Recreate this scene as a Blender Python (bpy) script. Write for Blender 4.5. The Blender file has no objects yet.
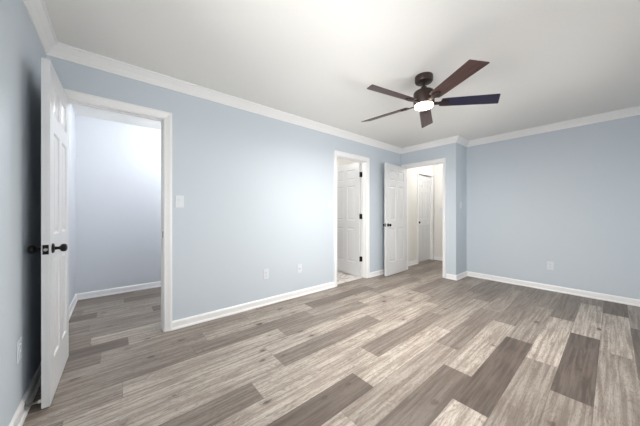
import bpy, bmesh, math, random
from mathutils import Vector, Matrix
S = bpy.context.scene
C = S.collection
R = math.radians

# ------------------------------------------------------------------ camera
F_PX, YAW, EYE = 244.5, R(50.1), 1.14
cam_d = bpy.data.cameras.new('camera'); cam_d.sensor_width = 36.0
cam_d.lens = F_PX / 640 * 36; cam_d.shift_y = 0.0004; cam_d.clip_start = 0.02
cam = bpy.data.objects.new('camera', cam_d); C.objects.link(cam)
cam.location = (0, 0, EYE); cam.rotation_euler = (R(90), 0, YAW - R(90))
S.camera = cam
# ------------------------------------------------------------------ light and exposure
w = bpy.data.worlds.new('overcast_sky'); S.world = w; w.use_nodes = True
w.node_tree.nodes['Background'].inputs[0].default_value = (0.95, 0.97, 1.0, 1)
w.node_tree.nodes['Background'].inputs[1].default_value = 2.3
S.view_settings.view_transform = 'Standard'; S.view_settings.look = 'None'
S.view_settings.gamma = 1.0; S.view_settings.use_curve_mapping = False
S.view_settings.exposure = 0.34

def area(name, loc, rot, sx, sy, power, col):
    l = bpy.data.lights.new(name, 'AREA'); l.shape = 'RECTANGLE'; l.size = sx; l.size_y = sy
    l.energy = power; l.color = col
    o = bpy.data.objects.new(name, l); C.objects.link(o); o.location = loc; o.rotation_euler = rot
    return o
WINS = [(0.55, 1.75), (2.35, 3.75)]           # the two windows of the wall behind the camera
WZ = (0.75, 2.15)
DAY = (1.0, 0.985, 0.96)
for i, (a, b) in enumerate(WINS):
    area('window_daylight', ((a + b) / 2, -0.62, 1.45), (R(90), 0, 0), b - a, 1.4, 1.0, DAY).data.cycles.is_portal = True
    area('ceiling_fill', ((a + b) / 2, -.80, .95), (R(90 + 68), 0, 0), b - a + .5, .45, (46, 18)[i], (1.0, .98, .94))  # added upward fill outside each window, brightens the ceiling

SIDE = (0.10, 1.40)                            # unseen left wall window, added to let fill light onto the right wall
area('side_fill', (-0.575, sum(SIDE) / 2, 1.45), (0, R(-90), 0), 1.4, 1.3, 38, DAY)  # added fill light from the side, evens out the far walls

# ------------------------------------------------------------------ room measures
XL, XR, XB = -0.408, 4.925, 4.455
YL, YB, YF = 2.769, 1.712, -0.46
H = 2.44; T = 0.12
DH = 2.045                                    # door opening height
D1 = (-0.324, 0.352)                          # doorways in the long wall
D2 = (2.668, 3.372)
D3 = (1.935, 2.668)                           # in the wall by the corner (Y range)
HX, HY = 6.02, 2.835                          # hallway end wall, hallway side wall
HD = (5.30, 5.965)                            # closet door in the hallway side wall
CY, CX = 4.52, 1.60                           # room beyond doorway 1
BX0, BX1, BY1 = 1.72, 3.50, 4.40              # bathroom

# ------------------------------------------------------------------ materials
def lin(c):
    return tuple(((v / 255) / 12.92 if v / 255 <= .04045 else (((v / 255) + .055) / 1.055) ** 2.4) for v in c) + (1,)
def mat(name, col, rough=.5, metal=0.0, bump=0.0, bscale=200, spec=.5, emit=None, es=0):
    m = bpy.data.materials.new(name); m.use_nodes = True
    N, L = m.node_tree.nodes, m.node_tree.links
    b = N['Principled BSDF']
    b.inputs['Roughness'].default_value = rough; b.inputs['Metallic'].default_value = metal
    b.inputs['Specular IOR Level'].default_value = spec
    n = N.new('ShaderNodeTexNoise'); n.inputs['Scale'].default_value = bscale; n.inputs['Detail'].default_value = 3
    tc = N.new('ShaderNodeTexCoord'); L.new(tc.outputs['Object'], n.inputs['Vector'])
    mx = N.new('ShaderNodeMix'); mx.data_type = 'RGBA'
    c = lin(col); mx.inputs[6].default_value = tuple(v * .97 for v in c[:3]) + (1,); mx.inputs[7].default_value = tuple(min(1, v * 1.03) for v in c[:3]) + (1,)
    L.new(n.outputs['Fac'], mx.inputs[0]); L.new(mx.outputs[2], b.inputs['Base Color'])
    if bump:
        bp = N.new('ShaderNodeBump'); bp.inputs['Strength'].default_value = bump; bp.inputs['Distance'].default_value = .002
        L.new(n.outputs['Fac'], bp.inputs['Height']); L.new(bp.outputs[0], b.inputs['Normal'])
    if emit:
        b.inputs['Emission Color'].default_value = lin(emit); b.inputs['Emission Strength'].default_value = es
    return m
M_wall = mat('pale_blue_paint', (202, 211, 219), .6, bump=.08, bscale=260, spec=.3)
M_hall = mat('warm_white_paint', (232, 230, 226), .6, bump=.08, bscale=260, spec=.3)
M_clos = mat('cool_white_paint', (214, 218, 224), .6, bump=.08, bscale=260, spec=.3)
M_ceil = mat('ceiling_paint', (240, 239, 236), .85, bump=.1, bscale=160, spec=.1)
M_trim = mat('white_trim_gloss', (242, 242, 242), .32, bump=.03, bscale=60)
M_door = mat('white_door_enamel', (218, 219, 220), .3, bump=.03, bscale=60)
M_plate = mat('white_plastic', (220, 225, 231), .3)
M_slot = mat('dark_slot', (60, 60, 62), .6)
M_black = mat('matte_black_metal', (26, 24, 24), .35, metal=.6)
M_bronze = mat('dark_bronze_metal', (62, 50, 46), .38, metal=.5)
M_steel = mat('brushed_nickel', (190, 188, 184), .3, metal=1)
M_rub = mat('white_rubber', (225, 225, 222), .6)
M_grey = mat('grey_subfloor', (74, 66, 62), .8)

def wood_blade():
    m = bpy.data.materials.new('walnut_blade'); m.use_nodes = True
    N, L = m.node_tree.nodes, m.node_tree.links; b = N['Principled BSDF']
    tc = N.new('ShaderNodeTexCoord'); mp = N.new('ShaderNodeMapping'); mp.inputs['Scale'].default_value = (4, 70, 20)
    n = N.new('ShaderNodeTexNoise'); n.inputs['Scale'].default_value = 1; n.inputs['Detail'].default_value = 5
    cr = N.new('ShaderNodeValToRGB'); cr.color_ramp.elements[0].position = .3; cr.color_ramp.elements[1].position = .7
    cr.color_ramp.elements[0].color = lin((66, 46, 44)); cr.color_ramp.elements[1].color = lin((92, 66, 62))
    L.new(tc.outputs['Object'], mp.inputs[0]); L.new(mp.outputs[0], n.inputs[0]); L.new(n.outputs[0], cr.inputs[0]); L.new(cr.outputs[0], b.inputs['Base Color'])
    b.inputs['Roughness'].default_value = .38
    return m
M_blade = wood_blade()
M_blade_cast = mat('blade_blue_cast', (36, 34, 60), .4)  # blade colour with a blue light cast painted in

def glow_mat():
    m = mat('lit_frosted_lens', (255, 250, 240), .4, emit=(255, 238, 214), es=9)
    return m
M_glow = glow_mat()

def glass_mat():
    m = bpy.data.materials.new('window_glass'); m.use_nodes = True
    N, L = m.node_tree.nodes, m.node_tree.links; N.remove(N['Principled BSDF'])
    t = N.new('ShaderNodeBsdfTransparent'); g = N.new('ShaderNodeBsdfGlossy'); g.inputs['Roughness'].default_value = .02
    f = N.new('ShaderNodeFresnel'); f.inputs[0].default_value = 1.45; x = N.new('ShaderNodeMixShader')
    L.new(f.outputs[0], x.inputs[0]); L.new(t.outputs[0], x.inputs[1]); L.new(g.outputs[0], x.inputs[2])
    L.new(x.outputs[0], N['Material Output'].inputs[0]); return m
M_glass = glass_mat()

def floor_mat():
    """Greyed oak vinyl planks. Attribute 'plank' = (tone, seed, seed2) of each plank; UV 'metre' = metres along/across it; UV 'unit' = 0..1."""
    m = bpy.data.materials.new('vinyl_plank'); m.use_nodes = True
    N, L = m.node_tree.nodes, m.node_tree.links; b = N['Principled BSDF']
    def nd(t, **k):
        n = N.new(t)
        for a, v in k.items(): setattr(n, a, v)
        return n
    def val(sock, v):
        if isinstance(v, (int, float)): sock.default_value = v
        else: L.new(v, sock)
    def ma(op, a, b_=0.0, c=0.0, clamp=False):
        n = nd('ShaderNodeMath', operation=op, use_clamp=clamp); val(n.inputs[0], a); val(n.inputs[1], b_); val(n.inputs[2], c); return n.outputs[0]
    def noise(vec, scale, detail, rough=.5, dist=0):
        n = nd('ShaderNodeTexNoise'); n.inputs['Scale'].default_value = scale; n.inputs['Detail'].default_value = detail
        n.inputs['Roughness'].default_value = rough; n.inputs['Distortion'].default_value = dist; L.new(vec, n.inputs['Vector']); return n.outputs['Fac']
    def comb(x, y, z=0.0):
        n = nd('ShaderNodeCombineXYZ'); val(n.inputs[0], x); val(n.inputs[1], y); val(n.inputs[2], z); return n.outputs[0]
    def smooth(x, lo, hi, to0=0.0, to1=1.0):
        n = nd('ShaderNodeMapRange', interpolation_type='SMOOTHSTEP'); val(n.inputs[0], x); n.inputs[1].default_value = lo; n.inputs[2].default_value = hi
        n.inputs[3].default_value = to0; n.inputs[4].default_value = to1; return n.outputs[0]
    def mix(f, a, b_, bt='MIX'):
        n = nd('ShaderNodeMix', data_type='RGBA', blend_type=bt); val(n.inputs[0], f)
        for s, v in ((6, a), (7, b_)):
            if isinstance(v, tuple): n.inputs[s].default_value = v
            else: L.new(v, n.inputs[s])
        return n.outputs[2]
    at = nd('ShaderNodeAttribute', attribute_name='plank'); sp = nd('ShaderNodeSeparateColor'); L.new(at.outputs['Color'], sp.inputs[0])
    tone, s1, s2 = sp.outputs
    uv = nd('ShaderNodeUVMap', uv_map='metre'); su = nd('ShaderNodeSeparateXYZ'); L.new(uv.outputs[0], su.inputs[0])
    un = nd('ShaderNodeUVMap', uv_map='unit'); sn = nd('ShaderNodeSeparateXYZ'); L.new(un.outputs[0], sn.inputs[0])
    u, v = su.outputs[0], su.outputs[1]
    ou = ma('ADD', u, ma('MULTIPLY', s1, 53.0)); ov = ma('ADD', v, ma('MULTIPLY', s2, 31.0))
    # soft grain, fine grain and cathedral rings
    g1 = noise(comb(ma('MULTIPLY', ou, 1.9), ma('MULTIPLY', ov, 42.0)), 1, 4, .6, .35)
    g2 = noise(comb(ma('MULTIPLY', ou, 14.0), ma('MULTIPLY', ov, 170.0)), 1, 3, .6)
    big = noise(comb(ma('MULTIPLY', ou, 2.0), ma('MULTIPLY', ov, 7.0)), 1, 2, .5)
    vo = nd('ShaderNodeTexVoronoi', feature='F1'); vo.inputs['Scale'].default_value = 1; vo.inputs['Randomness'].default_value = .9
    wob = ma('MULTIPLY', ma('SUBTRACT', noise(comb(ma('MULTIPLY', ou, 14), ma('MULTIPLY', ov, 40)), 1, 3), .5), .30)
    L.new(comb(ma('ADD', ma('MULTIPLY', ou, 4.6), wob), ma('ADD', ma('MULTIPLY', ov, 8.5), wob)), vo.inputs['Vector'])
    dist = vo.outputs['Distance']; vc = nd('ShaderNodeSeparateColor'); L.new(vo.outputs['Color'], vc.inputs[0])
    gate = ma('GREATER_THAN', vc.outputs[0], .45); sz = ma('MULTIPLY_ADD', vc.outputs[1], .7, .5)
    dn = ma('DIVIDE', dist, sz)
    knot = ma('MULTIPLY', smooth(dn, .11, .21, 1, 0), gate)
    halo = ma('MULTIPLY', smooth(dn, .12, .52, 1, 0), gate)
    # rings bend round the knots
    ph = ma('ADD', ma('MULTIPLY', ov, 260.0), ma('ADD', ma('MULTIPLY', big, 120.0), ma('MULTIPLY', halo, 30.0)))
    ring = ma('MULTIPLY_ADD', ma('SINE', ph), .5, .5)
    ring = ma('MULTIPLY', ma('POWER', ring, 3.0), smooth(big, .42, .56))
    light = mix(smooth(g1, .38, .62), lin((162, 150, 139)), lin((203, 194, 183)))
    dark = mix(smooth(g1, .36, .64), lin((78, 68, 61)), lin((106, 95, 87)))
    col = mix(tone, dark, light)
    col = mix(ma('MULTIPLY', smooth(g2, .50, .72), ma('MULTIPLY_ADD', tone, -.12, .34)), col, lin((88, 75, 67)))
    col = mix(ma('MULTIPLY', ring, ma('MULTIPLY_ADD', tone, .10, .28)), col, lin((100, 85, 75)))
    fleck = noise(comb(ma('MULTIPLY', ou, 30.0), ma('MULTIPLY', ov, 120.0), 5.0), 1, 3, .65)
    col = mix(ma('MULTIPLY', smooth(fleck, .50, .66), .42), col, lin((92, 79, 71)))
    patch = noise(comb(ma('MULTIPLY', ou, 3.2), ma('MULTIPLY', ov, 9.0), 9.0), 1, 3, .6)
    col = mix(ma('MULTIPLY', smooth(patch, .48, .66), .30), col, lin((118, 104, 94)))
    col = mix(ma('MULTIPLY', smooth(big, .52, .70), .14), col, lin((112, 96, 86)))
    col = mix(ma('MULTIPLY', halo, ma('MULTIPLY_ADD', tone, .25, .1)), col, lin((108, 92, 82)))
    col = mix(ma('MULTIPLY', knot, ma('MULTIPLY_ADD', tone, .45, .40)), col, lin((62, 50, 44)))
    # bevelled edges of the plank
    ux, vx = sn.outputs[0], sn.outputs[1]
    ex = ma('MULTIPLY', ma('MINIMUM', ux, ma('SUBTRACT', 1.0, ux)), 1.19); ey = ma('MULTIPLY', ma('MINIMUM', vx, ma('SUBTRACT', 1.0, vx)), .1865)
    edge = smooth(ma('MINIMUM', ex, ey), .0, .0028, 1, 0)
    col = mix(ma('MULTIPLY', edge, .5), col, lin((74, 66, 62)))
    L.new(col, b.inputs['Base Color'])
    L.new(ma('MULTIPLY_ADD', g2, .18, .33), b.inputs['Roughness'])
    b.inputs['Specular IOR Level'].default_value = .42
    bp = nd('ShaderNodeBump'); bp.inputs['Strength'].default_value = .25; bp.inputs['Distance'].default_value = .0008
    L.new(ma('SUBTRACT', ma('ADD', g2, ma('MULTIPLY', g1, .5)), ma('MULTIPLY', edge, 2.0)), bp.inputs['Height']); L.new(bp.outputs[0], b.inputs['Normal'])
    return m
M_floor = floor_mat()

def tile_mat():
    m = bpy.data.materials.new('marble_tile'); m.use_nodes = True
    N, L = m.node_tree.nodes, m.node_tree.links; b = N['Principled BSDF']
    tc = N.new('ShaderNodeTexCoord')
    n = N.new('ShaderNodeTexNoise'); n.inputs['Scale'].default_value = 7; n.inputs['Detail'].default_value = 6; n.inputs['Distortion'].default_value = 1.5
    cr = N.new('ShaderNodeValToRGB'); cr.color_ramp.elements[0].position = .38; cr.color_ramp.elements[1].position = .56
    cr.color_ramp.elements[0].color = lin((178, 166, 160)); cr.color_ramp.elements[1].color = lin((228, 224, 220))
    br = N.new('ShaderNodeTexBrick'); br.offset = 0; br.inputs['Scale'].default_value = 1; br.inputs['Mortar Size'].default_value = .004
    br.inputs['Brick Width'].default_value = .3; br.inputs['Row Height'].default_value = .3; br.inputs['Mortar'].default_value = lin((170, 165, 160))
    L.new(tc.outputs['Object'], n.inputs[0]); L.new(tc.outputs['Object'], br.inputs[0]); L.new(n.outputs[0], cr.inputs[0])
    L.new(cr.outputs[0], br.inputs['Color1']); L.new(cr.outputs[0], br.inputs['Color2']); L.new(br.outputs[0], b.inputs['Base Color'])
    b.inputs['Roughness'].default_value = .3
    return m
M_tile = tile_mat()

# ------------------------------------------------------------------ helpers
def obj(name, bm, m, parent=None, smooth=False, bevel=0):
    me = bpy.data.meshes.new(name); bm.normal_update(); bm.to_mesh(me); bm.free()
    if smooth:
        for p in me.polygons: p.use_smooth = True
    if m: me.materials.append(m)
    o = bpy.data.objects.new(name, me); C.objects.link(o)
    if parent is not None: o.parent = parent
    if bevel:
        bv = o.modifiers.new('bevel', 'BEVEL'); bv.width = bevel; bv.segments = 2; bv.limit_method = 'ANGLE'; bv.angle_limit = R(40)
    if smooth:
        es = o.modifiers.new('edge_split', 'EDGE_SPLIT'); es.split_angle = R(38)
    return o
def struct(o, label=None, cat=None):
    o['kind'] = 'structure'
    if label: o['label'] = label
    if cat: o['category'] = cat
    return o
def thing(name, label, cat, loc=(0, 0, 0), rot=(0, 0, 0), group=None):
    o = bpy.data.objects.new(name, None); C.objects.link(o); o.empty_display_size = .05
    o.location = loc; o.rotation_euler = rot; o['label'] = label; o['category'] = cat
    if group: o['group'] = group
    return o
def box(bm, a, b):
    x0, y0, z0 = a; x1, y1, z1 = b
    vs = [bm.verts.new(p) for p in ((x0, y0, z0), (x1, y0, z0), (x1, y1, z0), (x0, y1, z0), (x0, y0, z1), (x1, y0, z1), (x1, y1, z1), (x0, y1, z1))]
    for f in ((3, 2, 1, 0), (4, 5, 6, 7), (0, 1, 5, 4), (1, 2, 6, 5), (2, 3, 7, 6), (3, 0, 4, 7)): bm.faces.new([vs[i] for i in f])
def lathe(bm, prof, axis='Z', loc=(0, 0, 0), n=32):
    """prof: (radius, height) pairs from one end to the other."""
    rings = []
    for r, h in prof:
        if r < 1e-6: rings.append([bm.verts.new((0, 0, h))]); continue
        rings.append([bm.verts.new((r * math.cos(2 * math.pi * i / n), r * math.sin(2 * math.pi * i / n), h)) for i in range(n)])
    fs = []
    for A, B in zip(rings, rings[1:]):
        for i in range(n):
            j = (i + 1) % n
            if len(A) == 1 and len(B) == 1: continue
            if len(A) == 1: fs.append(bm.faces.new((A[0], B[i], B[j])))
            elif len(B) == 1: fs.append(bm.faces.new((A[i], A[j], B[0])))
            else: fs.append(bm.faces.new((A[i], A[j], B[j], B[i])))
    for rg, rev in ((rings[0], True), (rings[-1], False)):
        if len(rg) > 1: bm.faces.new(rg[::-1] if rev else rg)
    vs = [v for rg in rings for v in rg]
    m = {'Z': Matrix(), 'X': Matrix.Rotation(R(90), 4, 'Y'), 'Y': Matrix.Rotation(R(-90), 4, 'X'), '-Y': Matrix.Rotation(R(90), 4, 'X'), '-X': Matrix.Rotation(R(-90), 4, 'Y')}[axis]
    bmesh.ops.transform(bm, matrix=Matrix.Translation(loc) @ m, verts=vs)
    bmesh.ops.recalc_face_normals(bm, faces=bm.faces[:])
def seg_mesh(prof, p0, p1, m0, m1, inward):
    """profile (offset from wall, z) swept from p0 to p1; m0/m1: slide along the run per unit of offset (mitre)."""
    bm = bmesh.new(); p0 = Vector(p0); p1 = Vector(p1); d = (p1 - p0).normalized(); n = Vector(inward)
    A = [bm.verts.new((*(p0 + n * o + d * o * m0), z)) for o, z in prof]
    B = [bm.verts.new((*(p1 + n * o + d * o * m1), z)) for o, z in prof]
    k = len(prof)
    for i in range(k):
        j = (i + 1) % k; bm.faces.new((A[i], A[j], B[j], B[i]))
    bm.faces.new(A[::-1]); bm.faces.new(B)
    bmesh.ops.recalc_face_normals(bm, faces=bm.faces[:])
    return bm

# ------------------------------------------------------------------ floor: planks with their own tone, running along the long wall
random.seed(11)
ROW0, RW, PL = 0.071, 0.1865, 1.19
# row: (joint, {tones of the planks that start at joint + k*PL : k}); tone 0 dark .. 1 light
ROWS = {
 -3: (3.3, {}), -2: (2.74, {0: .12, -1: .7, 1: .5}),
 -1: (4.28, {0: .05, -1: .85, -2: .55, -3: .3}),
 0: (3.343, {0: .9, -1: .02, -2: .45, -3: .6}),
 1: (3.69, {0: .22, -1: .95, -2: .45, -3: .9}),
 2: (2.783, {0: .55, -1: .0, -2: .95, 1: .4}),
 3: (1.903, {0: .8, 1: .35, -1: .12, -2: .75, 2: .3}),
 4: (0.995, {0: .55, 1: .3, 2: .55, 3: .35, -1: .9}),
 5: (2.488, {0: .6, -1: .95, -2: .08, -3: .6, 1: .25}),
 6: (1.60, {0: .3, -1: .92, 1: .45, 2: .3, -2: .7}),
 7: (0.70, {0: .9, -1: .35, 1: .85, 2: .4, 3: .6}),
 8: (2.16, {0: .75, -1: .3, -2: .9, 1: .5, 2: .35}),
 9: (3.35, {0: .3, -1: .8, -2: .85, -3: .95, 1: .5}),
 10: (1.225, {0: .4, 1: .85, -1: .85, 2: .75, -2: .6}),
 11: (0.50, {0: .34, -1: .4, 1: .6, 2: .35, 3: .55}),
 12: (0.631, {0: .85, 1: .22, 2: .6, -1: .48, 3: .3}),
 13: (1.10, {0: .6, -1: .52, 1: .65, 2: .4, 3: .5}),
 14: (0.087, {0: .6, -1: .1, 1: .4, 2: .45, 3: .55}),
 15: (-0.17, {0: .8, -1: .3, 1: .45}),
 16: (0.55, {0: .45, -1: .4}), 17: (-0.2, {0: .35, -1: .3}), 18: (0.338, {0: .1, -1: .55}), 19: (-0.16, {0: .55, -1: .08}),
 20: (0.9, {0: .3, -1: .5}), 21: (0.083, {0: .12, -1: .5}), 22: (0.6, {0: .5, -1: .3}), 23: (0.2, {0: .3, -1: .2}),
}
def build_floor():
    bm = bmesh.new(); um = bm.loops.layers.uv.new('metre'); uu = bm.loops.layers.uv.new('unit')
    cl = bm.loops.layers.float_color.new('plank')
    X0, X1 = XL - .1, HX + .1; Y0, Y1 = YF - .1, CY + .1
    r = -3
    while ROW0 + r * RW < Y1:
        y0 = ROW0 + r * RW; y1 = y0 + RW
        j, tones = ROWS.get(r, (random.uniform(0, 1), {}))
        k = math.floor((X0 - j) / PL)
        while j + k * PL < X1:
            xa, xb = j + k * PL, j + (k + 1) * PL
            t = tones.get(k, random.choice((.25, .4, .55, .7, .3))); s1, s2 = random.random(), random.random()
            a, b, c, d = max(xa, X0), min(xb, X1), max(y0, Y0), min(y1, Y1)
            if b > a and d > c:
                f = bm.faces.new([bm.verts.new(p) for p in ((a, c, 0), (b, c, 0), (b, d, 0), (a, d, 0))])
                for lp in f.loops:
                    x, y = lp.vert.co.x, lp.vert.co.y
                    lp[um].uv = (x - xa, y - y0); lp[uu].uv = ((x - xa) / PL, (y - y0) / RW); lp[cl] = (t, s1, s2, 1)
            k += 1
        r += 1
    bmesh.ops.remove_doubles(bm, verts=bm.verts[:], dist=1e-5)
    # underside, so the floor is a slab
    ext = bmesh.ops.extrude_face_region(bm, geom=bm.faces[:]);
    bmesh.ops.translate(bm, vec=(0, 0, -.05), verts=[g for g in ext['geom'] if isinstance(g, bmesh.types.BMVert)])
    bmesh.ops.recalc_face_normals(bm, faces=bm.faces[:])
    return struct(obj('floor', bm, M_floor), 'grey brown wood look plank floor running through the bedroom, closet and hall', 'floor')
build_floor()
bm = bmesh.new(); box(bm, (BX0, YL + .05, .0002), (BX1, BY1 + .05, .006))
struct(obj('floor_bath', bm, M_tile), 'pale veined stone tile floor inside the narrow bathroom doorway', 'floor')
bm = bmesh.new(); box(bm, (XL - .2, YF - .2, H), (HX + .2, CY + .2, H + .1))
struct(obj('ceiling', bm, M_ceil), 'flat white ceiling', 'ceiling')

# ------------------------------------------------------------------ walls
def wall(name, axis, lo, hi, t0, t1, openings, m, label):
    """axis 'x': wall runs along X between lo..hi, its thickness is t0..t1 in Y (and the other way round for 'y')"""
    bm = bmesh.new()
    def bx(a, b, z0, z1):
        if b - a < 1e-4 or z1 - z0 < 1e-4: return
        if axis == 'x': box(bm, (a, t0, z0), (b, t1, z1))
        else: box(bm, (t0, a, z0), (t1, b, z1))
    c = lo
    for a, b, z0, z1 in sorted(openings):
        bx(c, a, 0, H); bx(a, b, 0, z0); bx(a, b, z1, H); c = b
    bx(c, hi, 0, H)
    return struct(obj(name, bm, m), label, 'wall')
JT = .018   # jamb thickness
op = lambda d: (d[0] - JT, d[1] + JT, 0, DH + JT)
hf = T / 2
wall('wall_left', 'y', YF - T, CY + T, XL - T, XL, [(*SIDE, *WZ)], M_wall, 'pale blue wall behind the open six panel door')
wall('wall_long', 'x', XL, XB + T, YL, YL + hf, [op(D1), op(D2)], M_wall, 'long pale blue wall with two doorways and three cover plates')
wall('wall_corner', 'y', YB, YL, XB, XB + hf, [op(D3)], M_wall, 'short pale blue wall holding the hall doorway')
wall('wall_return', 'x', XB + hf, XR + T, YB, YB + hf, [], M_wall, 'narrow pale blue return wall beside the hall doorway')
wall('wall_right', 'y', YF - T, YB, XR, XR + T, [], M_wall, 'wide plain pale blue wall with one outlet')
wall('wall_window', 'x', XL, XR, YF - T, YF, [(a, b, *WZ) for a, b in WINS], M_wall, 'pale blue wall with the windows, facing the doorways')
# second skins: what the other rooms see of the same walls
wall('wall_closet_side', 'x', XL, BX0, YL + hf, YL + T, [op(D1)], M_clos, 'closet side of the long wall')
wall('wall_bath_side', 'x', BX0, XB + T, YL + hf, YL + T, [op(D2)], M_hall, 'bathroom side of the long wall')
wall('wall_hall_side', 'y', YB + hf, YL, XB + hf, XB + T, [op(D3)], M_hall, 'hall side of the doorway wall')
wall('wall_closet_back', 'x', XL, CX, CY, CY + T, [], M_clos, 'plain cool white wall seen through the wide open doorway')
wall('wall_closet_right', 'y', YL + T, CY + T, CX, BX0, [], M_clos, 'side wall of the room beyond the first doorway')
wall('wall_bath_back', 'x', BX0, BX1 + T, BY1, BY1 + T, [], M_hall, 'white bathroom wall')
wall('wall_bath_right', 'y', YL + T, BY1, BX1, BX1 + T, [], M_hall, 'white bathroom wall behind the door leaf')
wall('wall_hall_long', 'x', XB + T, HX + T, HY, HY + T, [(HD[0] - JT, HD[1] + JT, 0, DH + JT)], M_hall, 'white hall wall with a closed door')
wall('wall_hall_end', 'y', .9, HY, HX, HX + T, [], M_hall, 'white end wall of the hall')
wall('wall_hall_near', 'x', XR + T, HX, .9, 1.0, [], M_hall, 'white wall closing the hall')
bm = bmesh.new(); box(bm, (XB + T, YB + hf, 0), (XR + T, YB + T, H)); box(bm, (XR + T, .9, 0), (XR + T + .02, YB + T, H))
struct(obj('wall_hall_return', bm, M_hall), 'hall side of the return wall', 'wall')
bm = bmesh.new(); box(bm, (XL + .0, YL + T, 0), (XL + .004, CY, H))
struct(obj('wall_closet_left', bm, M_clos), 'cool white side wall of the room beyond the first doorway', 'wall')

# ------------------------------------------------------------------ crown, baseboards
CROWN = [(0, H), (0, H - .092), (.008, H - .092), (.010, H - .080), (.018, H - .070), (.030, H - .052), (.046, H - .034), (.056, H - .022), (.060, H - .016), (.070, H - .014), (.070, H)]
poly = [(XL, YF), (XR, YF), (XR, YB), (XB, YB), (XB, YL), (XL, YL)]
cr_names = ['window wall', 'wide right wall', 'return wall', 'hall doorway wall', 'long wall', 'wall behind the open door']
turn = []
for i in range(6):
    p, q, r_ = Vector(poly[i - 1]), Vector(poly[i]), Vector(poly[(i + 1) % 6])
    a, b = q - p, r_ - q; turn.append(1 if a.x * b.y - a.y * b.x > 0 else -1)
for i in range(6):
    p, q = Vector(poly[i]), Vector(poly[(i + 1) % 6]); d = (q - p).normalized(); n = (-d.y, d.x)
    bm = seg_mesh(CROWN, p, q, turn[i], -turn[(i + 1) % 6], n)
    struct(obj('trim_%d' % (i + 1), bm, M_trim), 'white crown moulding along the ' + cr_names[i], 'trim')
BASE = [(0, 0), (.024, 0), (.024, .008), (.020, .016), (.013, .019), (.013, .064), (.010, .074), (.005, .080), (0, .083)]
def base(name, p, q, m0, m1, label):
    p, q = Vector(p), Vector(q); d = (q - p).normalized()
    return struct(obj(name, seg_mesh(BASE, p, q, m0, m1, (-d.y, d.x)), M_trim), label, 'baseboard')
CW = .066   # casing width
base('baseboard_window', (XL, YF), (XR, YF), 1, -1, 'white baseboard under the windows')
base('baseboard_right', (XR, YF), (XR, YB), 1, -1, 'white baseboard along the wide right wall')
base('baseboard_return', (XR, YB), (XB, YB), 1, 1, 'short white baseboard on the return wall')
base('baseboard_corner', (XB, YB), (XB, D3[0] - CW), -1, 0, 'short white baseboard between hall doorway and outside corner')
base('baseboard_back', (XB, YL), (D2[1] + CW, YL), 1, 0, 'white baseboard behind the open hall door')
base('baseboard_long', (D2[0] - CW, YL), (D1[1] + CW, YL), 0, 0, 'long white baseboard between the first two doorways')
base('baseboard_left', (XL, YL), (XL, YF), 1, -1, 'white baseboard on the wall behind the open door')
base('baseboard_closet', (CX, CY), (XL + .004, CY), 1, -1, 'white baseboard on the wall beyond the first doorway')
base('baseboard_closet_side', (XL + .004, CY), (XL + .004, YL + T), 1, 0, 'white baseboard running back beyond the first doorway')
base('baseboard_hall', (HD[0] - CW, HY), (XB + T, HY), 0, 0, 'white baseboard in the hall before the closed door')
base('baseboard_hall_end', (HX, 1.0), (HX, HY), 0, -1, 'white baseboard on the hall end wall')
base('baseboard_bath', (BX1, BY1), (BX0, BY1), 1, -1, 'white baseboard in the bathroom')
base('baseboard_bath_side', (BX1, YL + T), (BX1, BY1), 0, -1, 'white baseboard behind the bathroom door leaf')

# ------------------------------------------------------------------ door casings with jambs
CAS = [(0, 0), (.066, 0), (.066, .017), (.060, .020), (.046, .019), (.030, .014), (.012, .010), (.006, .010), (0, .006)]  # (distance from opening, thickness)
def casing_mesh(bm, a, b, face, sgn, axis, ztop=DH, shift=.005, outer=(None, None)):
    """U-shaped casing round opening a..b on the plane 'face', standing out by sgn"""
    a -= shift; b += shift; zt = ztop + shift
    def P(s, t, z): return (s, face + sgn * t, z) if axis == 'x' else (face + sgn * t, s, z)
    rows = []
    for w_, t in CAS:
        wa = min(w_, outer[0]) if outer[0] else w_; wb = min(w_, outer[1]) if outer[1] else w_
        rows.append([bm.verts.new(P(a - wa, t, 0)), bm.verts.new(P(a - wa, t, zt + w_)), bm.verts.new(P(b + wb, t, zt + w_)), bm.verts.new(P(b + wb, t, 0))])
    k = len(rows)
    for i in range(k):
        A, B = rows[i], rows[(i + 1) % k]
        for j in range(3): bm.faces.new((A[j], A[j + 1], B[j + 1], B[j]))
    bm.faces.new([r[0] for r in rows]); bm.faces.new([r[3] for r in rows])
def jamb_mesh(bm, a, b, f0, f1, axis, stop):
    def bx(s0, s1, t0, t1, z0, z1):
        if axis == 'x': box(bm, (s0, t0, z0), (s1, t1, z1))
        else: box(bm, (t0, s0, z0), (t1, s1, z1))
    bx(a - JT, a, f0, f1, 0, DH + JT); bx(b, b + JT, f0, f1, 0, DH + JT); bx(a, b, f0, f1, DH, DH + JT)
    s0, s1 = stop
    bx(a, a + .010, s0, s1, 0, DH); bx(b - .010, b, s0, s1, 0, DH); bx(a + .01, b - .01, s0, s1, DH - .010, DH)
def doorway(name, a, b, f0, f1, axis, stop, label, outer=(None, None), both=True):
    bm = bmesh.new()
    casing_mesh(bm, a, b, min(f0, f1), -1, axis, outer=outer)
    if both: casing_mesh(bm, a, b, max(f0, f1), 1, axis, outer=outer)
    jamb_mesh(bm, a, b, f0, f1, axis, stop)
    bmesh.ops.recalc_face_normals(bm, faces=bm.faces[:])
    return struct(obj(name, bm, M_trim), label, 'door frame')
fr1 = doorway('trim_7', *D1, YL, YL + T, 'x', (YL + .040, YL + .075), 'white casing round the wide doorway nearest the open six panel door')
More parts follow.
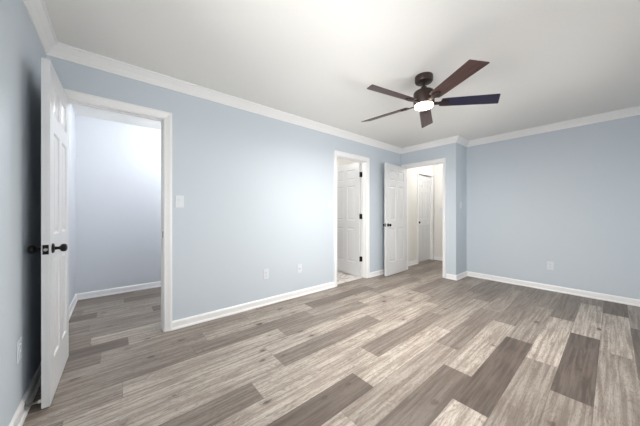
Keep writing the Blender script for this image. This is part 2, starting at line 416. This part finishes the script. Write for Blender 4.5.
fr2 = doorway('trim_8', *D2, YL, YL + T, 'x', (YL + .045, YL + .080), 'white casing round the bathroom doorway with black hinges')
fr3 = doorway('trim_9', *D3, XB, XB + T, 'y', (XB + .040, XB + .075), 'white casing round the hall doorway in the corner', outer=(.05, None))
fr4 = doorway('trim_10', *HD, HY, HY + T, 'x', (HY + .100, HY + .118), 'white casing round the closed hall door', outer=(None, .03), both=False)

# ------------------------------------------------------------------ six panel doors
def leaf_mesh(W, Hh=2.03, TH=.035):
    """leaf from x=0 (hinge) to W, y from 0 to TH, z from 0"""
    bm = bmesh.new()
    st = .105 * (W / .66) ** .5; mu = .09 * (W / .66) ** .5
    xs = [0, st, (W - mu) / 2, (W + mu) / 2, W - st, W]
    zs = [0, .235, .86, 1.00, 1.63, 1.735, 1.925, Hh]
    for side in (0, 1):
        y = 0 if side == 0 else TH; s = 1 if side == 0 else -1
        def q(pts): bm.faces.new([bm.verts.new(p) for p in pts])
        for i in range(5):
            for j in range(7):
                x0, x1, z0, z1 = xs[i], xs[i + 1], zs[j], zs[j + 1]
                if i in (1, 3) and j in (1, 3, 5):
                    loops = [(0, 0), (.010, .0085), (.018, .0085), (.040, .002)]
                    prev = None
                    for ins, dep in loops:
                        cur = [bm.verts.new(p) for p in ((x0 + ins, y + s * dep, z0 + ins), (x1 - ins, y + s * dep, z0 + ins), (x1 - ins, y + s * dep, z1 - ins), (x0 + ins, y + s * dep, z1 - ins))]
                        if prev:
                            for k in range(4): bm.faces.new((prev[k], prev[(k + 1) % 4], cur[(k + 1) % 4], cur[k]))
                        prev = cur
                    bm.faces.new(prev)
                else: q(((x0, y, z0), (x1, y, z0), (x1, y, z1), (x0, y, z1)))
    def q(pts): bm.faces.new([bm.verts.new(p) for p in pts])
    for i in range(5):
        for z in (0, Hh): q(((xs[i], 0, z), (xs[i + 1], 0, z), (xs[i + 1], TH, z), (xs[i], TH, z)))
    for j in range(7):
        for x in (0, W): q(((x, 0, zs[j]), (x, TH, zs[j]), (x, TH, zs[j + 1]), (x, 0, zs[j + 1])))
    bmesh.ops.remove_doubles(bm, verts=bm.verts[:], dist=1e-5)
    bmesh.ops.recalc_face_normals(bm, faces=bm.faces[:])
    return bm
KNOB = [(.030, 0), (.030, .004), (.025, .008), (.010, .011), (.0085, .026), (.012, .032), (.020, .036), (.0238, .043), (.0245, .050), (.0215, .058), (.013, .063), (0, .065)]
def hinge_mesh(bm, z):
    """hinge knuckle at the pin (0,0) with one leaf plate on the door edge and one on the jamb"""
    lathe(bm, [(.0055, z - .046), (.0065, z - .044), (.0065, z + .044), (.0055, z + .046), (0, z + .052)], n=12)
def make_door(name, W, loc, rz, label, knob_z=.918, knobs=(1, 1), mirror=False):
    root = bpy.data.objects.new(name, None); C.objects.link(root); root.location = loc; root.rotation_euler = (0, 0, rz)
    root.empty_display_size = .1
    struct(root, label, 'door')
    bm = leaf_mesh(W)
    if mirror: bmesh.ops.translate(bm, vec=(0, -.035, 0), verts=bm.verts[:])
    y0, y1 = (-.035, 0) if mirror else (0, .035)
    obj('door_leaf', bm, M_door, root)
    kx = W - .062
    for s, on in ((0, knobs[0]), (1, knobs[1])):
        if not on: continue
        bm = bmesh.new(); lathe(bm, KNOB, '-Y' if s == 0 else 'Y', (kx, y0 if s == 0 else y1, knob_z), n=28)
        k = obj('door_knob', bm, M_black, root, smooth=True); k['label'] = 'round matte black knob with rosette'
    bm = bmesh.new(); box(bm, (W - .0005, (y0 + y1) / 2 - .0125, knob_z - .028), (W + .0015, (y0 + y1) / 2 + .0125, knob_z + .028))
    lp = obj('latch_plate', bm, M_black, root); lp['label'] = 'black latch plate on the door edge'
    bm = bmesh.new(); lathe(bm, [(.009, 0), (.009, .006), (.006, .010), (0, .010)], 'X', (W + .001, (y0 + y1) / 2, knob_z), n=16)
    obj('latch_bolt', bm, M_steel, root, smooth=True)
    return root
# door 1: hinged on the left jamb, swung 90 degrees into the bedroom (leaf along -Y)
W1 = .652
d1 = make_door('door_1', W1, (D1[0] + .004, YL - .004, .010), R(-90.8), 'white six panel door wide open against the left wall, black knobs level with its edge')
# hinge side: body lies on the opening side (+X when swung)
# door 2: hinged on the right jamb, swung into the bathroom (leaf along +Y)
d2 = make_door('door_2', .690, (D2[1] - .004, YL + T + .004, .012), R(90.5), 'white six panel door swung into the bathroom on black hinges', knobs=(1, 1))
# door 3: hinged at the corner side jamb, swung into the bedroom along the long wall (leaf along -X)
d3 = make_door('door_3', .742, (XB - .004, D3[1] - .004, .010), R(180 + 2.6), 'white six panel door folded open along the long wall beside the hall doorway')
# door 4: closed in the hallway
d4 = make_door('door_4', HD[1] - HD[0] - .006, (HD[1] - .003, HY + .058, .010), R(180), 'closed white six panel door inside the hall', mirror=True, knobs=(0, 1))
def hinges(parent, sgn, zs, plate):
    for z in zs:
        bm = bmesh.new(); hinge_mesh(bm, z)
        for p in plate: box(bm, (p[0], p[1], z - .045), (p[2], p[3], z + .045))
        h = obj('hinge', bm, M_black, parent); h['label'] = 'black door hinge'
hinges(d1, 1, (.25, 1.02, 1.80), [(-.0035, .004, -.001, .034)])
hinges(d2, 1, (.31, 1.07, 1.82), [(-.0035, .002, -.001, .034), (-.036, -.0042, -.002, -.002)])
hinges(d3, 1, (.25, 1.02, 1.80), [(-.0035, .004, -.001, .034)])
# strike plate in the first doorway's right jamb
bm = bmesh.new(); box(bm, (D1[1] - .0015, YL + .006, .905), (D1[1] + .0005, YL + .036, .965))
sp_ = obj('strike_plate', bm, M_black, fr1); sp_['label'] = 'black strike plate on the jamb'
bm = bmesh.new(); box(bm, (XB + .006, D3[0] - .0005, .905), (XB + .036, D3[0] + .0015, .965))
sp_ = obj('strike_plate', bm, M_steel, fr3)

# ------------------------------------------------------------------ windows behind the camera, and one added beside it for light
for i, (a, b) in enumerate(WINS + [SIDE]):
    f = .045; z0, z1 = WZ; zm = (z0 + z1) / 2
    def fb(bm, lo, hi):      # window frame coordinates: s along the wall, t outwards from the inner wall face, z
        (s0, t0, h0), (s1, t1, h1) = lo, hi
        if i < 2: box(bm, (s0, YF - t1, h0), (s1, YF - t0, h1))
        else: box(bm, (XL - t1, s0, h0), (XL - t0, s1, h1))
    bm = bmesh.new()
    for lo, hi in (((a, .05, z0), (a + f, .09, z1)), ((b - f, .05, z0), (b, .09, z1)), ((a + f, .05, z0), (b - f, .09, z0 + f)), ((a + f, .05, z1 - f), (b - f, .09, z1)), ((a + f, .05, zm - .02), (b - f, .09, zm + .02))): fb(bm, lo, hi)
    wf = struct(obj('window_%d' % (i + 1), bm, M_trim), 'unseen white sash window', 'window')
    bm = bmesh.new(); fb(bm, (a + f, .069, z0 + f), (b - f, .073, z1 - f)); obj('glass_pane', bm, M_glass, wf)
    bm = bmesh.new(); fb(bm, (a - .06, -.04, z0 - .03), (b + .06, 0, z0)); fb(bm, (a, 0, z0 - .001), (b, .05, z0 + .012)); obj('window_sill', bm, M_trim, wf)

# ------------------------------------------------------------------ ceiling fan
FX, FY = 2.248, 1.150
fan = thing('ceiling_fan', 'dark bronze five blade ceiling fan with lit round lamp hanging from the ceiling', 'ceiling fan', (FX, FY, H))
bm = bmesh.new(); lathe(bm, [(0, 0), (.079, 0), (.080, -.004), (.080, -.046), (.075, -.056), (.060, -.062), (.016, -.064), (0, -.064)], n=48); obj('canopy', bm, M_bronze, fan, smooth=True)
bm = bmesh.new(); lathe(bm, [(.013, -.060), (.013, -.125)], n=20); obj('downrod', bm, M_bronze, fan, smooth=True)
bm = bmesh.new(); lathe(bm, [(.022, -.100), (.026, -.103), (.030, -.128), (.040, -.134), (.078, -.142), (.090, -.152), (.093, -.165), (.093, -.264), (.090, -.271), (.080, -.273), (0, -.273)], n=56); obj('motor_housing', bm, M_bronze, fan, smooth=True)
bm = bmesh.new(); lathe(bm, [(.080, -.271), (.082, -.274), (.082, -.284), (.077, -.294), (.060, -.301), (.030, -.305), (0, -.306)], n=48)
g = obj('lamp_lens', bm, M_glow, fan, smooth=True); g['label'] = 'round frosted lens, lit bright warm white'
l = bpy.data.lights.new('fan_lamp_light', 'AREA'); l.shape = 'DISK'; l.size = .16; l.energy = 41; l.color = (1.0, .955, .90)
o = bpy.data.objects.new('fan_lamp_light', l); C.objects.link(o); o.parent = fan; o.location = (0, 0, -.312)
BZ = -.255
def blade_bm():
    bm = bmesh.new(); th = .006
    out = [(.150, -.046), (.155, -.050), (.200, -.054), (.628, -.066), (.634, -.063), (.676, .056), (.671, .062), (.200, .054), (.155, .050), (.150, .046)]
    top = [bm.verts.new((x, y, th / 2)) for x, y in out]; bot = [bm.verts.new((x, y, -th / 2)) for x, y in out]
    bm.faces.new(top); bm.faces.new(bot[::-1])
    for i in range(len(out)):
        j = (i + 1) % len(out); bm.faces.new((top[i], bot[i], bot[j], top[j]))
    bmesh.ops.recalc_face_normals(bm, faces=bm.faces[:])
    return bm
def arm_bm():
    bm = bmesh.new()
    out = [(.080, -.018), (.130, -.016), (.150, -.020), (.165, -.030), (.215, -.026), (.232, -.010), (.236, 0), (.232, .010), (.215, .026), (.165, .030), (.150, .020), (.130, .016), (.080, .018)]
    top = [bm.verts.new((x, y, -.004)) for x, y in out]; bot = [bm.verts.new((x, y, -.012)) for x, y in out]
    bm.faces.new(top); bm.faces.new(bot[::-1])
    for i in range(len(out)):
        j = (i + 1) % len(out); bm.faces.new((top[i], bot[i], bot[j], top[j]))
    for x, y in ((.178, -.016), (.178, .016), (.214, 0)): lathe(bm, [(.005, -.0145), (.005, -.012)], loc=(x, y, 0), n=10)
    bmesh.ops.recalc_face_normals(bm, faces=bm.faces[:])
    return bm
PITCH = R(-15)
b0 = obj('blade', blade_bm(), M_blade, fan, bevel=.0015); a0 = obj('blade_bracket', arm_bm(), M_bronze, b0)
for k in range(5):
    if k == 1:                                    # blue cast on this blade is painted in, so it has its own mesh
        b_ = obj('blade', blade_bm(), M_blade_cast, fan, bevel=.0015); b_['label'] = 'fan blade with a blue cast painted in'
        a_ = a0.copy(); C.objects.link(a_); a_.parent = b_
    elif k == 0: b_ = b0
    else:
        b_ = b0.copy(); C.objects.link(b_); b_.parent = fan
        a_ = a0.copy(); C.objects.link(a_); a_.parent = b_
    b_.matrix_local = Matrix.Translation((0, 0, BZ)) @ Matrix.Rotation(R(-120 + 72 * k), 4, 'Z') @ Matrix.Rotation(PITCH, 4, 'X')

# ------------------------------------------------------------------ switches and outlets
def plate_thing(name, label, cat, loc, rz, kind, group=None):
    """local: plate stands in XZ, faces -Y"""
    t = thing(name, label, cat, loc, (0, 0, rz), group)
    bm = bmesh.new(); box(bm, (-.037, -.006, -.060), (.037, 0, .060)); obj('cover_plate', bm, M_plate, t, bevel=.003)
    if kind == 'rocker':
        bm = bmesh.new(); box(bm, (-.0165, -.0075, -.0335), (.0165, -.006, .0335)); obj('switch_frame', bm, M_plate, t, bevel=.0008)
        bm = bmesh.new()
        vs = [(-.0145, -.007, -.031), (.0145, -.007, -.031), (.0145, -.0115, .031), (-.0145, -.0115, .031), (-.0145, -.0075, 0), (.0145, -.0075, 0)]
        v = [bm.verts.new(p) for p in vs]; bm.faces.new((v[0], v[1], v[5], v[4])); bm.faces.new((v[4], v[5], v[2], v[3]))
        w_ = [bm.verts.new((-.0145, -.006, .031)), bm.verts.new((.0145, -.006, .031)), bm.verts.new((-.0145, -.006, -.031)), bm.verts.new((.0145, -.006, -.031))]
        bm.faces.new((v[3], v[2], w_[1], w_[0])); bm.faces.new((v[0], v[4], v[3], w_[0], w_[2])); bm.faces.new((v[1], w_[3], w_[1], v[2], v[5])); bm.faces.new((v[0], w_[2], w_[3], v[1]))
        bmesh.ops.recalc_face_normals(bm, faces=bm.faces[:]); obj('rocker', bm, M_plate, t)
    elif kind == 'duplex':
        for z in (-.0195, .0195):
            bm = bmesh.new(); lathe(bm, [(.0168, 0), (.0168, .0025), (.0155, .003), (0, .003)], '-Y', (0, -.006, z), n=28)
            r_ = obj('receptacle', bm, M_plate, t)
            bm = bmesh.new(); box(bm, (-.0075, -.0095, z - .001), (-.0055, -.0088, z + .008)); box(bm, (.0055, -.0095, z), (.0075, -.0088, z + .007)); lathe(bm, [(.0025, 0), (.0025, .0006)], '-Y', (0, -.0089, z - .008), n=12)
            obj('socket_slots', bm, M_slot, r_)
    elif kind == 'jack':
        bm = bmesh.new(); lathe(bm, [(.007, 0), (.007, .004), (.005, .005), (.005, .010), (0, .010)], '-Y', (0, -.006, 0), n=20); obj('cable_jack', bm, M_steel, t, smooth=True)
    for z in ((-.048, .048) if kind != 'duplex' else (0,)):
        bm = bmesh.new(); lathe(bm, [(.003, 0), (.003, .0008), (0, .0012)], '-Y', (0, -.006, z), n=12); obj('screw', bm, M_plate, t)
    return t
plate_thing('light_switch', 'white rocker light switch beside the casing of the widest doorway', 'light switch', (.489, YL, 1.255), 0, 'rocker')
plate_thing('light_switch', 'white rocker light switch beside the bathroom doorway casing', 'light switch', (2.512, YL, 1.275), 0, 'rocker')
plate_thing('light_switch', 'narrow looking white switch on the return wall past the hall doorway', 'light switch', (4.66, YB, 1.285), 0, 'rocker')
plate_thing('light_switch', 'white switch on the hall end wall seen through the hall doorway', 'light switch', (HX, 2.62, 1.22), R(-90), 'rocker')
plate_thing('power_outlet', 'white power outlet low on the long wall, the one with two sockets', 'power outlet', (1.438, YL, .383), 0, 'duplex')
plate_thing('cable_outlet', 'white cover plate low on the long wall near the bathroom doorway', 'wall plate', (1.946, YL, .378), 0, 'jack')
plate_thing('power_outlet', 'white power outlet low on the wide plain wall', 'power outlet', (XR, .587, .365), R(-90), 'duplex')
plate_thing('power_outlet', 'white power outlet on the wall behind the wide open door', 'power outlet', (XL, 2.085, .39), R(90), 'duplex')

# ------------------------------------------------------------------ spring door stop on the baseboard behind door 1
t = thing('door_stop', 'small spring door stop with a white tip between baseboard and open door', 'door stop', (XL + .013, 2.128, .050))
bm = bmesh.new(); lathe(bm, [(.011, 0), (.011, .003), (.006, .006), (0, .006)], 'X', n=16); obj('mounting_base', bm, M_steel, t)
bm = bmesh.new(); pr = []
for i in range(23):
    pr += [(.0056, .004 + i * .0022), (.0075, .0051 + i * .0022)]
lathe(bm, pr, 'X', n=14); obj('spring', bm, M_steel, t)
bm = bmesh.new(); lathe(bm, [(.0085, .052), (.0095, .055), (.0095, .062), (.007, .066), (0, .067)], 'X', n=14); obj('rubber_tip', bm, M_rub, t, smooth=True)

# ------------------------------------------------------------------ lamps added out of view to brighten the rooms beyond
def add_fill_lamp(x, y, power, col, label):
    t = thing('fill_lamp', label, 'added lamp', (x, y, H))
    bm = bmesh.new(); lathe(bm, [(.05, 0), (.05, -.012), (.022, -.022), (.020, -.05), (0, -.05)], n=32); obj('fill_lamp_base', bm, M_trim, t, smooth=True)
    l = bpy.data.lights.new('fill_lamp_light', 'POINT'); l.shadow_soft_size = .07; l.energy = power; l.color = col
    o = bpy.data.objects.new('fill_lamp_light', l); C.objects.link(o); o.parent = t; o.location = (0, 0, -.13)
add_fill_lamp(.75, 3.6, 30, (.98, .99, 1.0), 'unseen fill lamp added in the room beyond the widest doorway')
add_fill_lamp(2.45, 3.75, 12, (1.0, .98, .95), 'unseen fill lamp added in the bathroom')
add_fill_lamp(5.4, 2.1, 15, (1.0, .985, .96), 'unseen fill lamp added in the hall')
